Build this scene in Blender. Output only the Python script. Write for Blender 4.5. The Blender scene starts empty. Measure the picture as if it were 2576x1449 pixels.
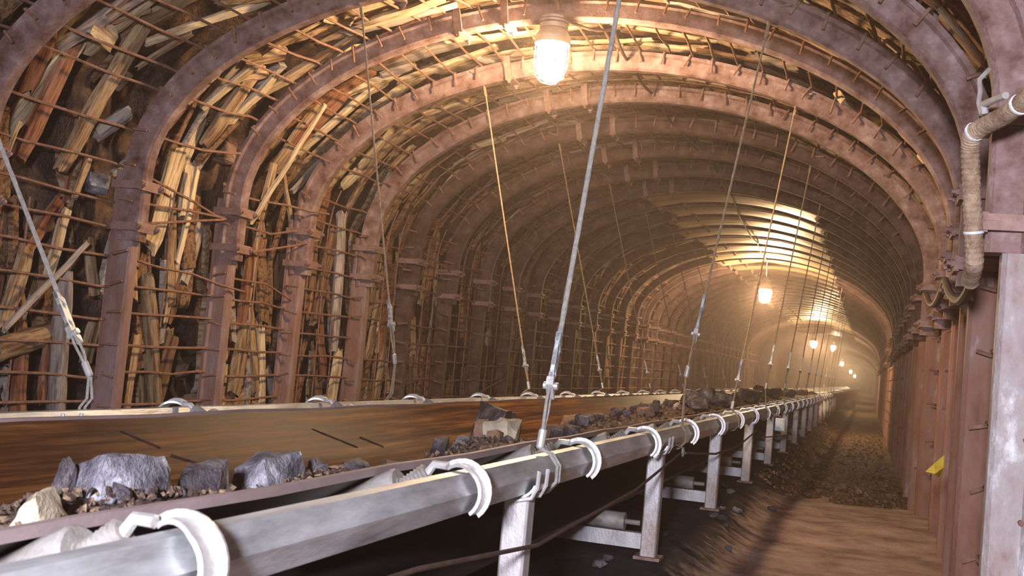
import bpy, bmesh, math, random
import numpy as np
from mathutils import Vector, Matrix, noise

random.seed(7)
C = bpy.context.scene.collection
scene = bpy.context.scene
PI = math.pi
LIFT = 1.0            # the walkway floor ends up at z = 0

# ------------------------------------------------------------------ camera model
F_PX, YAW, PITCH, ROLL = 2906.83, .3038, .0564, .0909
cy_, sy_ = math.cos(YAW), math.sin(YAW)
_fw = Vector((-sy_ * math.cos(PITCH), cy_ * math.cos(PITCH), math.sin(PITCH)))
_rt = Vector((cy_, sy_, 0))
_up = _rt.cross(_fw)
AX_R = math.cos(ROLL) * _rt + math.sin(ROLL) * _up
AX_U = -math.sin(ROLL) * _rt + math.cos(ROLL) * _up
AX_F = _fw


def ray(px, py):
    return (px - 1288) / F_PX * AX_R - (py - 724.5) / F_PX * AX_U + AX_F


def at(px, py, axis, val):
    d = ray(px, py)
    return d * (val / d[axis])


def px_size(p, px):
    return px * AX_F.dot(p) / F_PX


# ------------------------------------------------------------------ tunnel profile
ZS, NEXP = .936, 1.947
Y0, STEP = 4.0, 1.2
ARCH = {0: (4.56, .33, 1.28), 1: (4.72, .33, 1.28), 2: (4.53, .38, 1.265), 3: (4.52, .42, 1.395),
        4: (4.56, .43, 1.36), 5: (4.50, .38, 1.39)}
STD = (4.54, .37, 1.37)


def params(k):
    if isinstance(k, int):
        return ARCH.get(k, STD)
    a, b = params(int(math.floor(k))), params(int(math.floor(k)) + 1)
    t = k - math.floor(k)
    return tuple(a[i] * (1 - t) + b[i] * t for i in range(3))


_pcache = {}


def profile(k):
    """list of (s, X, Z, nx, nz) from the left floor over the crown to the right floor, n outward"""
    key = k if isinstance(k, int) else round(k, 2)
    if key in _pcache:
        return _pcache[key]
    xl, xr, h = params(k)
    xc, a = (xr - xl) / 2, (xr + xl) / 2
    pts = []
    for i in range(24):
        pts.append((-xl, -1.08 + (ZS + 1.08) * i / 24))
    n = 160
    for i in range(n + 1):
        th = PI - PI * i / n
        c, s = math.cos(th), math.sin(th)
        pts.append((xc + a * math.copysign(abs(c) ** (2 / NEXP), c), ZS + h * max(s, 0) ** (2 / NEXP)))
    for i in range(1, 25):
        pts.append((xr, ZS - (ZS + 1.08) * i / 24))
    P = np.array(pts)
    d = np.r_[0, np.cumsum(np.hypot(*np.diff(P, axis=0).T))]
    L = d[-1]
    m = 240
    ss = np.linspace(0, L, m)
    X = np.interp(ss, d, P[:, 0]); Z = np.interp(ss, d, P[:, 1])
    tx, tz = np.gradient(X), np.gradient(Z)
    ln = np.hypot(tx, tz)
    nx, nz = -tz / ln, tx / ln
    r = (ss, X, Z, nx, nz, L)
    _pcache[key] = r
    return r


def onprof(k, s, r=0.0):
    """(X, Z), tangent, normal at arc length s on arch k, offset r outward"""
    ss, X, Z, nx, nz, L = profile(k)
    f = lambda A: float(np.interp(s, ss, A))
    n = Vector((f(nx), 0, f(nz))).normalized()
    t = Vector((n.z, 0, -n.x))
    return Vector((f(X) + n.x * r, 0, f(Z) + n.z * r)), t, n


def s_at_z(k, z, right=False):
    ss, X, Z, nx, nz, L = profile(k)
    i = int(np.argmax(Z))
    if right:
        return float(np.interp(-z, -Z[i:], ss[i:]))
    return float(np.interp(z, Z[:i + 1], ss[:i + 1]))


def s_at_x(k, x):
    ss, X, Z, nx, nz, L = profile(k)
    return float(np.interp(x, X[20:-20], ss[20:-20]))


def kof(y):
    return max(0.0, (y - Y0) / STEP)


def on_shell(px, py, off):
    """where the sight line meets the lining at distance off behind the inner faces of the arches"""
    d = ray(px, py); d = d / d.y
    xl, xr, h0 = STD
    xc, a = (xr - xl) / 2, (xr + xl) / 2 + off
    for i in range(150, 4500):
        y = i * .01
        p = d * y
        v = abs((p.x - xc) / a) ** NEXP + (max(p.z - ZS, 0) / (h0 + off)) ** NEXP
        if v >= 1:
            return p
    return p


# ------------------------------------------------------------------ materials
def newmat(name):
    m = bpy.data.materials.new(name); m.use_nodes = True
    nt = m.node_tree
    return m, nt, nt.nodes['Principled BSDF']


def N(nt, typ, **kw):
    n = nt.nodes.new(typ)
    for k_, v in kw.items():
        if k_ in n.inputs.keys():
            n.inputs[k_].default_value = v
        else:
            setattr(n, k_, v)
    return n


def ramp(nt, fac, stops):
    r = nt.nodes.new('ShaderNodeValToRGB')
    e = r.color_ramp.elements
    while len(e) < len(stops):
        e.new(.5)
    for el, (p, c) in zip(e, stops):
        el.position = p; el.color = (*c, 1)
    nt.links.new(fac, r.inputs[0])
    return r.outputs[0]


def surf(name, stops, scale=6, stretch=(1, 1, 1), rough=.75, metal=0., bump=.3, bscale=40, spec=.3, detail=6,
         vary=0., roughvar=0., coords='Object', bdist=.02):
    m, nt, b = newmat(name)
    L = nt.links
    tc = N(nt, 'ShaderNodeTexCoord')
    mp = N(nt, 'ShaderNodeMapping')
    mp.inputs['Scale'].default_value = stretch
    L.new(tc.outputs[coords], mp.inputs[0])
    vec = mp.outputs[0]
    oi = N(nt, 'ShaderNodeObjectInfo')
    if vary:
        ad = N(nt, 'ShaderNodeVectorMath', operation='ADD')
        sc_ = N(nt, 'ShaderNodeVectorMath', operation='SCALE'); sc_.inputs['Scale'].default_value = 37.
        cb = N(nt, 'ShaderNodeCombineXYZ')
        for i in range(3):
            L.new(oi.outputs['Random'], cb.inputs[i])
        L.new(cb.outputs[0], sc_.inputs[0]); L.new(vec, ad.inputs[0]); L.new(sc_.outputs[0], ad.inputs[1])
        vec = ad.outputs[0]
    n1 = N(nt, 'ShaderNodeTexNoise', Scale=scale, Detail=detail, Roughness=.65)
    L.new(vec, n1.inputs['Vector'])
    col = ramp(nt, n1.outputs[0], stops)
    if vary:
        hs = N(nt, 'ShaderNodeHueSaturation')
        mr = N(nt, 'ShaderNodeMapRange'); mr.inputs[3].default_value = 1 - vary; mr.inputs[4].default_value = 1 + vary
        L.new(oi.outputs['Random'], mr.inputs[0]); L.new(mr.outputs[0], hs.inputs['Value'])
        L.new(col, hs.inputs['Color']); col = hs.outputs[0]
    L.new(col, b.inputs['Base Color'])
    b.inputs['Roughness'].default_value = rough
    b.inputs['Metallic'].default_value = metal
    b.inputs['Specular IOR Level'].default_value = spec
    if roughvar:
        mr = N(nt, 'ShaderNodeMapRange'); mr.inputs[1].default_value = .3; mr.inputs[2].default_value = .7
        mr.inputs[3].default_value = rough - roughvar; mr.inputs[4].default_value = rough + roughvar
        L.new(n1.outputs[0], mr.inputs[0]); L.new(mr.outputs[0], b.inputs['Roughness'])
    if bump:
        n2 = N(nt, 'ShaderNodeTexNoise', Scale=bscale, Detail=5, Roughness=.7)
        L.new(vec, n2.inputs['Vector'])
        bp = N(nt, 'ShaderNodeBump', Strength=bump, Distance=bdist)
        L.new(n2.outputs[0], bp.inputs['Height']); L.new(bp.outputs[0], b.inputs['Normal'])
    return m


M = {}
M['arch'] = surf('rusted_arch_steel', [(.32, (.1, .04, .028)), (.45, (.2, .115, .1)), (.56, (.28, .18, .165)), (.7, (.42, .31, .29))],
                 scale=8, bump=.45, bscale=60, rough=.68, spec=.35, vary=.08)
M['shadearch'] = surf('shade_dark_arch_steel', [(.32, (.035, .016, .012)), (.48, (.085, .045, .038)), (.7, (.16, .1, .085))],
                     scale=8, bump=.45, bscale=60, rough=.7, spec=.3, vary=.1)  # arch steel with darker colour, painting in the shade deeper in the tunnel
M['paleleg'] = surf('pale_spotted_leg_steel', [(.3, (.22, .12, .1)), (.45, (.36, .28, .27)), (.58, (.42, .37, .37)), (.68, (.75, .74, .76))],
                    scale=9, stretch=(1, 1, .5), bump=.4, bscale=60, rough=.6, spec=.4)
M['leg'] = surf('scaled_leg_steel', [(.2, (.14, .055, .035)), (.45, (.25, .135, .105)), (.6, (.29, .2, .2)), (.72, (.46, .4, .4))],
                scale=7, stretch=(1, 1, .35), bump=.5, bscale=55, rough=.6, spec=.4, vary=.1)
M['rightleg'] = surf('orange_rusted_leg_steel', [(.2, (.15, .05, .025)), (.45, (.28, .13, .085)), (.6, (.3, .17, .14)), (.74, (.5, .44, .42))],
                scale=7, stretch=(1, 1, .35), bump=.5, bscale=55, rough=.6, spec=.4, vary=.1)
M['rod'] = surf('rusty_rod', [(.3, (.16, .07, .045)), (.6, (.3, .17, .12)), (.8, (.42, .27, .19))], scale=20, bump=.3, bscale=90, rough=.75)
M['clamp'] = surf('rusty_clamp', [(.3, (.2, .1, .08)), (.6, (.34, .22, .19)), (.85, (.45, .33, .28))], scale=15, bump=.3, rough=.65, metal=.2)


def wood(name, dark, mid, light, rough=.8):
    return surf(name, [(.3, dark), (.44, mid), (.56, light), (.66, mid), (.74, light)], scale=3.4, stretch=(.9, 8, 8), bump=.7, bscale=9, rough=rough, spec=.2, vary=.22, detail=9)


M['pale'] = wood('pale_split_timber', (.19, .1, .045), (.5, .35, .2), (.78, .63, .42))
M['tan'] = wood('tan_timber', (.08, .035, .016), (.26, .145, .075), (.52, .37, .22))
M['red'] = wood('red_brown_timber', (.06, .018, .01), (.22, .075, .035), (.38, .2, .12))
M['dark'] = wood('dark_timber', (.03, .015, .012), (.14, .07, .04), (.32, .19, .1))
M['grey'] = wood('weathered_grey_timber', (.12, .09, .08), (.3, .24, .21), (.5, .42, .36))
M['rock'] = surf('dark_wall_rock', [(.3, (.012, .008, .009)), (.47, (.06, .034, .026)), (.6, (.17, .095, .055)), (.75, (.34, .21, .12))],
                 scale=4.2, stretch=(1, 1, .6), bump=1., bscale=9, rough=.85, detail=10, bdist=.09)
M['coal'] = surf('dark_ore_rock', [(.35, (.018, .014, .018)), (.5, (.085, .07, .078)), (.62, (.2, .18, .19)), (.74, (.46, .43, .42))],
                 scale=9, bump=1., bscale=22, rough=.7, vary=.2, detail=9)
M['greyrock'] = surf('grey_blue_rock', [(.36, (.035, .03, .042)), (.47, (.15, .14, .165)), (.57, (.27, .26, .3)), (.66, (.62, .62, .66))], scale=8, bump=1., bscale=25, rough=.75, detail=9)
M['palerock'] = surf('pale_rock', [(.25, (.2, .16, .12)), (.5, (.45, .38, .28)), (.75, (.68, .58, .42))], scale=8, bump=.6, bscale=25, rough=.8, detail=9)
M['redrock'] = surf('reddish_rock', [(.3, (.1, .05, .035)), (.55, (.26, .15, .1)), (.8, (.42, .28, .2))], scale=9, bump=.6, bscale=25, rough=.8, vary=.15, detail=9)
M['steel'] = surf('galvanised_steel', [(.32, (.3, .3, .32)), (.48, (.52, .55, .58)), (.68, (.74, .78, .82))], scale=14, stretch=(1, .2, 1), bump=.15,
                  bscale=40, rough=.42, metal=.55, spec=.5, roughvar=.08)
M['post'] = surf('dusty_post_steel', [(.3, (.3, .2, .14)), (.48, (.5, .47, .47)), (.75, (.66, .68, .72))], scale=6, stretch=(1, 1, .5), bump=.2, bscale=50,
                 rough=.5, metal=.35)
M['hook'] = surf('worn_hook_steel', [(.3, (.45, .43, .41)), (.6, (.68, .67, .66)), (.8, (.85, .85, .85))], scale=14, bump=.15, rough=.4, metal=.5)
M['roller'] = surf('dusty_roller', [(.3, (.16, .13, .11)), (.5, (.31, .29, .27)), (.7, (.46, .45, .45))], scale=10, bump=.2, rough=.6, metal=.2)
M['wire'] = surf('wire_rope_steel', [(.3, (.35, .33, .3)), (.7, (.62, .6, .56))], scale=60, bump=.6, bscale=300, rough=.55, metal=.3)
M['rustwire'] = surf('rusty_wire_rope', [(.3, (.3, .2, .12)), (.7, (.55, .42, .28))], scale=60, bump=.6, bscale=300, rough=.7)
M['cable'] = surf('dark_cable_rubber', [(.3, (.05, .03, .025)), (.7, (.12, .08, .06))], scale=10, bump=.1, rough=.6)
M['hose'] = surf('dusty_fabric_hose', [(.25, (.2, .1, .06)), (.5, (.42, .29, .2)), (.75, (.66, .53, .38))], scale=16, bump=.7, bscale=60, rough=.85)
M['tag'] = surf('yellow_plastic', [(.3, (.45, .3, .02)), (.7, (.7, .55, .06))], scale=12, bump=.2, rough=.45)
M['white'] = surf('white_enamel', [(.3, (.6, .66, .72)), (.7, (.85, .9, .95))], scale=12, bump=.1, rough=.4)
M['lampmetal'] = surf('lamp_grey_metal', [(.3, (.35, .33, .3)), (.7, (.6, .58, .53))], scale=12, bump=.15, rough=.5, metal=.5)
M['belt'] = surf('dusty_rubber_belt', [(.34, (.02, .006, .003)), (.45, (.06, .021, .008)), (.55, (.125, .05, .016)), (.68, (.25, .12, .042))],
                 scale=3.0, stretch=(9, .35, 9), bump=.12, bscale=25, rough=.48, spec=.035, roughvar=.05, detail=7)
M['beltedge'] = surf('rubber_belt_edge', [(.3, (.22, .16, .16)), (.7, (.38, .3, .3))], scale=4, stretch=(1, .4, 1), bump=.1, rough=.6)
M['beltback'] = surf('dark_rubber', [(.3, (.012, .008, .01)), (.7, (.045, .03, .03))], scale=4, stretch=(3, .3, 3), bump=.1, rough=.5)
M['sheet'] = surf('smooth_roof_sheet', [(.25, (.45, .32, .15)), (.5, (.72, .55, .29)), (.75, (.85, .7, .42))], scale=1.4, stretch=(.35, 3.2, .35), bump=.16,
                  bscale=2.2, rough=.4, metal=.65, spec=.9, vary=.12, roughvar=.06, bdist=.05)
M['fines'] = surf('ore_fines', [(.35, (.022, .016, .017)), (.52, (.09, .058, .046)), (.7, (.4, .27, .16))], scale=40, bump=.5, bscale=60, rough=.8)
M['gravel'] = surf('gravel', [(.3, (.05, .028, .016)), (.55, (.22, .13, .07)), (.8, (.5, .33, .17))], scale=14, bump=.5, rough=.7)


def floor_material():
    m, nt, b = newmat('mine_floor')
    L = nt.links
    tc = N(nt, 'ShaderNodeTexCoord'); vec = tc.outputs['Object']
    n1 = N(nt, 'ShaderNodeTexNoise', Scale=3.2, Detail=9, Roughness=.65); L.new(vec, n1.inputs['Vector'])
    mud = ramp(nt, n1.outputs[0], [(.34, (.19, .115, .095)), (.5, (.37, .255, .215)), (.66, (.52, .38, .33))])
    n2 = N(nt, 'ShaderNodeTexNoise', Scale=16, Detail=8, Roughness=.7); L.new(vec, n2.inputs['Vector'])
    grav = ramp(nt, n2.outputs[0], [(.38, (.02, .011, .007)), (.52, (.15, .08, .035)), (.72, (.5, .32, .15))])
    n3 = N(nt, 'ShaderNodeTexNoise', Scale=9, Detail=8, Roughness=.7); L.new(vec, n3.inputs['Vector'])
    shaded_spill = ramp(nt, n3.outputs[0], [(.35, (.008, .007, .009)), (.58, (.035, .026, .03)), (.78, (.12, .1, .1))])  # ore spill, its tones darkened to include the belt's shadow
    sx = N(nt, 'ShaderNodeSeparateXYZ'); L.new(vec, sx.inputs[0])
    wob = N(nt, 'ShaderNodeMath', operation='MULTIPLY_ADD'); L.new(n1.outputs[0], wob.inputs[0]); wob.inputs[1].default_value = .9
    L.new(sx.outputs[1], wob.inputs[2])
    my = N(nt, 'ShaderNodeMapRange'); L.new(wob.outputs[0], my.inputs[0]); my.inputs[1].default_value = 10.75; my.inputs[2].default_value = 10.95
    mix = N(nt, 'ShaderNodeMix', data_type='RGBA'); L.new(my.outputs[0], mix.inputs[0]); L.new(mud, mix.inputs[6]); L.new(grav, mix.inputs[7])
    wx = N(nt, 'ShaderNodeMath', operation='MULTIPLY_ADD'); L.new(n3.outputs[0], wx.inputs[0]); wx.inputs[1].default_value = .5
    L.new(sx.outputs[0], wx.inputs[2])
    mx = N(nt, 'ShaderNodeMapRange'); L.new(wx.outputs[0], mx.inputs[0]); mx.inputs[1].default_value = -.33; mx.inputs[2].default_value = -.52
    mix2 = N(nt, 'ShaderNodeMix', data_type='RGBA'); L.new(mx.outputs[0], mix2.inputs[0]); L.new(mix.outputs[2], mix2.inputs[6]); L.new(shaded_spill, mix2.inputs[7])
    L.new(mix2.outputs[2], b.inputs['Base Color'])
    b.inputs['Roughness'].default_value = .85
    b.inputs['Specular IOR Level'].default_value = .25
    bp = N(nt, 'ShaderNodeBump', Strength=.8, Distance=.03); L.new(n2.outputs[0], bp.inputs['Height']); L.new(bp.outputs[0], b.inputs['Normal'])
    return m


M['floor'] = floor_material()


def glow_material(name, col, strength):
    m, nt, b = newmat(name)
    b.inputs['Base Color'].default_value = (*col, 1)
    b.inputs['Emission Color'].default_value = (*col, 1)
    b.inputs['Emission Strength'].default_value = strength
    return m


LAMP_COL = (1.0, .68, .38)
M['globe'] = glow_material('lit_lamp_globe', LAMP_COL, 520.0)
M['farglobe'] = glow_material('lit_far_lamp_globe', LAMP_COL, 1000.0)

# ------------------------------------------------------------------ mesh builder


class MB:
    def __init__(self):
        self.v, self.f, self.mi = [], [], []

    def add(self, vs, fs, mi=0):
        o = len(self.v)
        self.v += [Vector(p) for p in vs]
        self.f += [tuple(i + o for i in f) for f in fs]
        self.mi += [mi] * len(fs)
        return self

    def box(self, c, hx, hy, hz, X=(1, 0, 0), Y=(0, 1, 0), Z=(0, 0, 1)):
        c, X, Y, Z = Vector(c), Vector(X), Vector(Y), Vector(Z)
        vs = [c + X * (hx * a) + Y * (hy * b) + Z * (hz * d) for a in (-1, 1) for b in (-1, 1) for d in (-1, 1)]
        return self.add(vs, [(0, 1, 3, 2), (4, 6, 7, 5), (0, 4, 5, 1), (2, 3, 7, 6), (0, 2, 6, 4), (1, 5, 7, 3)])

    def tube(self, path, r, n=8, caps=True, closed=False, twist=0.):
        path = [Vector(p) for p in path]
        m = len(path)
        rs = r if isinstance(r, (list, tuple)) else [r] * m
        vs, fs = [], []
        ref = None
        for i, p in enumerate(path):
            if closed:
                t = path[(i + 1) % m] - path[i - 1]
            else:
                t = path[min(i + 1, m - 1)] - path[max(i - 1, 0)]
            t.normalize()
            if ref is None:
                ref = t.orthogonal().normalized()
            ref = (ref - t * ref.dot(t))
            if ref.length < 1e-6:
                ref = t.orthogonal()
            ref.normalize()
            bi = t.cross(ref)
            for j in range(n):
                a = 2 * PI * j / n + twist * i
                vs.append(p + (ref * math.cos(a) + bi * math.sin(a)) * rs[i])
        for i in range(m if closed else m - 1):
            i2 = (i + 1) % m
            for j in range(n):
                fs.append((i * n + j, i * n + (j + 1) % n, i2 * n + (j + 1) % n, i2 * n + j))
        if caps and not closed:
            fs.append(tuple(range(n - 1, -1, -1)))
            fs.append(tuple((m - 1) * n + j for j in range(n)))
        return self.add(vs, fs)

    def sweep(self, frames, prof, closed_prof=True, caps=True):
        """frames: list of (origin, A, B); prof: list of (a, b)"""
        n, m = len(prof), len(frames)
        vs = [o + A * a + B * b for (o, A, B) in frames for (a, b) in prof]
        fs = []
        for i in range(m - 1):
            for j in range(n if closed_prof else n - 1):
                j2 = (j + 1) % n
                fs.append((i * n + j, (i + 1) * n + j, (i + 1) * n + j2, i * n + j2))
        if caps and closed_prof:
            fs.append(tuple(range(n)))
            fs.append(tuple((m - 1) * n + j for j in range(n - 1, -1, -1)))
        return self.add(vs, fs)

    def center(self):
        lo = [min(p[i] for p in self.v) for i in range(3)]
        hi = [max(p[i] for p in self.v) for i in range(3)]
        return Vector(((lo[0] + hi[0]) / 2, (lo[1] + hi[1]) / 2, lo[2]))

    def build(self, name, mat, parent=None, origin=None, smooth=30):
        base = parent['_o'] if parent is not None else None
        if parent is not None:
            base = Vector(base)
            off = base
            loc = Vector((0, 0, 0))
        else:
            off = Vector(origin) if origin is not None else self.center()
            loc = off
        me = bpy.data.meshes.new(name)
        me.from_pydata([p - off for p in self.v], [], self.f)
        mats = mat if isinstance(mat, (list, tuple)) else [mat]
        for m_ in mats:
            me.materials.append(m_)
        if len(mats) > 1:
            me.polygons.foreach_set('material_index', self.mi)
        bm = bmesh.new(); bm.from_mesh(me)
        bmesh.ops.recalc_face_normals(bm, faces=bm.faces)
        bm.to_mesh(me); bm.free()
        if smooth:
            me.polygons.foreach_set('use_smooth', [True] * len(me.polygons))
            me.set_sharp_from_angle(angle=math.radians(smooth))
        me.update()
        o = bpy.data.objects.new(name, me); C.objects.link(o)
        if parent is not None:
            o.parent = parent
            o['_o'] = parent['_o']
        else:
            o.location = loc
            o['_o'] = tuple(loc)
        return o


def tag(o, label, cat, group=None, kind=None):
    o['label'] = label; o['category'] = cat
    if group:
        o['group'] = group
    if kind:
        o['kind'] = kind
    return o


def thing(name, label, cat, loc, group=None):
    o = bpy.data.objects.new(name, None); C.objects.link(o)
    o.location = loc; o['_o'] = tuple(loc); o.empty_display_size = .1
    return tag(o, label, cat, group)


def structure(o):
    o['kind'] = 'structure'
    return o


def copy_tree(o, parent=None):
    c = o.copy(); C.objects.link(c)
    if parent is not None:
        c.parent = parent
    for ch in list(o.children):
        copy_tree(ch, c)
    return c


ORD = 'nearest second third fourth fifth sixth seventh eighth ninth tenth eleventh twelfth'.split()
NUM = 'first second third fourth fifth sixth seventh eighth ninth tenth eleventh twelfth'.split()


def jit(a):
    return random.uniform(-a, a)


def fbm(p, oct=4):
    return noise.fractal(Vector(p), 1.0, 2.1, oct)


# ------------------------------------------------------------------ setting: floor, rock walls, roof
def floor_z(x, y):
    t = min(1, max(0, (-.55 - x) / .35)); t = t * t * (3 - 2 * t)
    z = -1.0 + .12 * t
    d = min(1, max(0, (y - 10.3 - .35 * fbm((x * 1.3, 3, 0))) / .18))
    z -= .075 * d * (1 - t)
    z += .016 * fbm((x * 2.2, y * 2.2, 0)) + .03 * fbm((x * .7, y * .6, 5), 2)
    if d > 0:
        z += .035 * fbm((x * 4, y * 4, 9))
    return z


def build_floor():
    xs = [-5.3 + i * .12 for i in range(0, 36)] + [-1.0 + i * .045 for i in range(0, 40)] + [.85, 1.1]
    ys = [-5.5 + i * .3 for i in range(0, 28)] + [2.9 + i * .06 for i in range(0, 200)] + [14.9 + .35 * i for i in range(120)] + [57 + 4 * i for i in range(26)]
    mb = MB(); n = len(xs)
    vs = [(x, y, floor_z(x, y)) for y in ys for x in xs]
    fs = [(j * n + i, j * n + i + 1, (j + 1) * n + i + 1, (j + 1) * n + i) for j in range(len(ys) - 1) for i in range(n - 1)]
    mb.add(vs, fs)
    o = structure(mb.build('floor', M['floor'], origin=(0, 0, 0), smooth=60))
    o['label'] = 'brown trampled mud floor turning to gravel further in'


build_floor()
YEND = 158.0


def shell_r(u, y):
    """distance of the rock behind the arch faces"""
    near = 1 - min(1, max(0, (y - 12.5) / 3))
    r = .3 + .25 * near
    r += (.04 + .1 * near) * fbm((u * .9, y * .9, 2)) + (.02 + .09 * near) * fbm((u * 3, y * 3, 7))
    return max(.24 + .22 * near, r)


def build_shell(name, s0, s1, label):
    ys = [-5.5 + .35 * i for i in range(20)] + [1.5 + .12 * i for i in range(112)] + [15. + .5 * i for i in range(80)] + [55.5 + 3 * i for i in range(35)]
    L = profile(99)[5]
    us = [s0 * L + (s1 - s0) * L * i / 44 for i in range(45)]
    vs = []
    for y in ys:
        for u in us:
            p, t, n = onprof(99, u, shell_r(u, y))
            vs.append((p.x, y, p.z - (.15 if (u < .02 * L or u > .98 * L) else 0)))
    m = len(us)
    fs = [(j * m + i, j * m + i + 1, (j + 1) * m + i + 1, (j + 1) * m + i) for j in range(len(ys) - 1) for i in range(m - 1)]
    o = structure(MB().add(vs, fs).build(name, M['rock'], origin=(0, 0, 0), smooth=50))
    o['label'] = label


build_shell('wall_left', 0, .3, 'dark broken rock wall behind the left arch legs')
build_shell('ceiling', .3, .72, 'dark rock roof above the arches')
build_shell('wall_right', .72, 1, 'dark rock wall behind the right arch legs')
for nm, y, lb in (('wall_back', -5.5, 'rock face closing the tunnel behind the camera'), ('wall_far', YEND, 'dark far end of the tunnel')):
    mb = MB().box((-2.1, y, .8), 3.4, .15, 2.6)
    structure(mb.build(nm, M['rock']))['label'] = lb

# ------------------------------------------------------------------ steel arches
TH = [(-.086, .14), (-.086, .116), (-.064, .104), (-.052, .016), (-.036, 0), (.036, 0), (.052, .016), (.064, .104), (.086, .116), (.086, .14)]
YV = Vector((0, 1, 0))


def arch_sweep(k, y, s0, s1, r, step=.09, tilt=0.):
    n = max(2, int((s1 - s0) / step))
    fr = []
    for i in range(n + 1):
        p, t, nn = onprof(k, s0 + (s1 - s0) * i / n, r)
        p.y = y + tilt * (p.z + 1)
        fr.append((p, YV, nn))
    mb_ = MB().sweep(fr, TH); return mb_


def clamp_mesh(k, y, s, r0=-.012, r1=.19):
    """U bolt with a plate around two nested sections"""
    p, t, n = onprof(k, s, 0); p.y = y
    mb = MB()
    mb.box(p + n * r0, .1, .032, .009, YV, t, n)                     # plate across the inner face
    for sg in (-1, 1):
        mb.box(p + n * ((r0 + r1) / 2) + YV * (.1 * sg), .009, .026, (r1 - r0) / 2 + .012, YV, t, n)
        mb.tube([p + YV * (.1 * sg) + n * (r0 - .04), p + YV * (.1 * sg) + n * (r0 + .05)], .011, 6)
        mb.tube([p + YV * (.1 * sg) + n * (r0 - .024), p + YV * (.1 * sg) + n * (r0 - .008)], .02, 6)
    mb.box(p + n * r1, .1, .026, .009, YV, t, n)
    return mb


ARCH_LABEL = {
    0: 'rusty steel arch nearest the camera, its bright right leg along the photo edge',
    1: 'rusty steel arch crossing the top left corner, second from the camera',
    2: 'rusty steel arch curving in at upper left above the bright-edged leg, third from the camera',
    3: 'rusty steel arch just above the large lit lamp, fourth from the camera',
    4: 'rusty steel arch passing right behind the large lit lamp, fifth from the camera',
    5: 'rusty steel arch next below and behind the lamp, sixth from the camera',
}
N_ARCH = 40
YA = lambda k: Y0 + STEP * k
std_arch = None
for k in range(N_ARCH):
    y = YA(k)
    if k > 6:
        o = copy_tree(std_arch)
        o.location.y = y; o.location.x = -2.1 + jit(.015); o.location.z = -1.0 + jit(.012)
        if k < 12:
            tag(o, f'rusty steel arch, {NUM[k]} from the camera along the dim middle of the tunnel' if k < 9 else
                f'rusty steel arch, {NUM[k]} from the camera, ' + ('just before the shiny roof sheets begin' if k == 9 else f'{NUM[k - 10]} one under the shiny roof sheets'), 'steel arch', 'steel arches along the tunnel')
        else:
            tag(o, 'steel arch deep in the tunnel, ribbing the shiny roof sheets', 'steel arch', 'far arches under the roof sheets')
        continue
    root = thing('steel_arch', ARCH_LABEL.get(k, 'rusty steel arch, seventh from the camera along the dim middle of the tunnel'), 'steel arch', (-2.1, y, -1.0), 'steel arches along the tunnel')
    L = profile(k)[5]
    zl, zr = (.5, .95), (.45, .93)
    if k == 0: zr = (.46, .98)
    ss = lambda x: s_at_x(k, x)
    sl0, sl1 = s_at_z(k, zl[0]), s_at_z(k, zl[1])
    sr1, sr0 = s_at_z(k, zr[0], True), s_at_z(k, zr[1], True)
    sm = ss(-2.75)
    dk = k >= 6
    arch_sweep(k, y, 0.0, sl1, .05).build('leg', M['shadearch' if dk else 'leg'], root)
    arch_sweep(k, y, sl0, sm + .2, 0).build('curved_segment', M['shadearch' if dk else 'arch'], root)
    arch_sweep(k, y, sm - .2, sr1, -.004).build('curved_segment', M['shadearch' if dk else 'arch'], root)
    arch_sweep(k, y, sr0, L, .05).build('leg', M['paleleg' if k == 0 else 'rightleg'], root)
    for s in (sl0 + .09, sl1 - .09, sr0 + .09, sr1 - .09):
        clamp_mesh(k, y, s).build('clamp', M['clamp'], root)
    for s in (sm - .17, sm + .17):
        clamp_mesh(k, y, s, -.012, .16).build('clamp', M['clamp'], root)
    if k == 6:
        std_arch = root

# ------------------------------------------------------------------ mesh panels of rusty rods, bay by bay
BAYNAME = lambda k: f'{ORD[k]} and {ORD[k + 1]}' if k else 'nearest and second'


def rod_path(k, s, broken=False, hook=.045):
    ya, yb = YA(k), YA(k + 1)
    p0, t, n = onprof(k, s, 0); p1, t1, n1 = onprof(k + 1, s * profile(k + 1)[5] / profile(k)[5], 0)
    r = .152
    w = jit(.03)
    pts = [p0 + n * (hook + jit(.015)) + t * w + YV * (ya - .098), p0 + n * (r - .008) + YV * (ya - .1), p0 + n * r + YV * (ya - .085)]
    for q in (.3, .6, .85):
        pts.append(p0.lerp(p1, q) + n * (r + jit(.012)) + t * jit(.012) + YV * (ya + (yb - ya) * q))
    pts.append(p1 + n1 * r + YV * (yb + .1))
    if broken:
        c = random.randint(3, 5)
        b = t * jit(.25) - n * random.uniform(.02, .2)
        for i in range(c, len(pts)):
            pts[i] = pts[i] + b * ((i - c + 1) / 3)
    return pts


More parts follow.
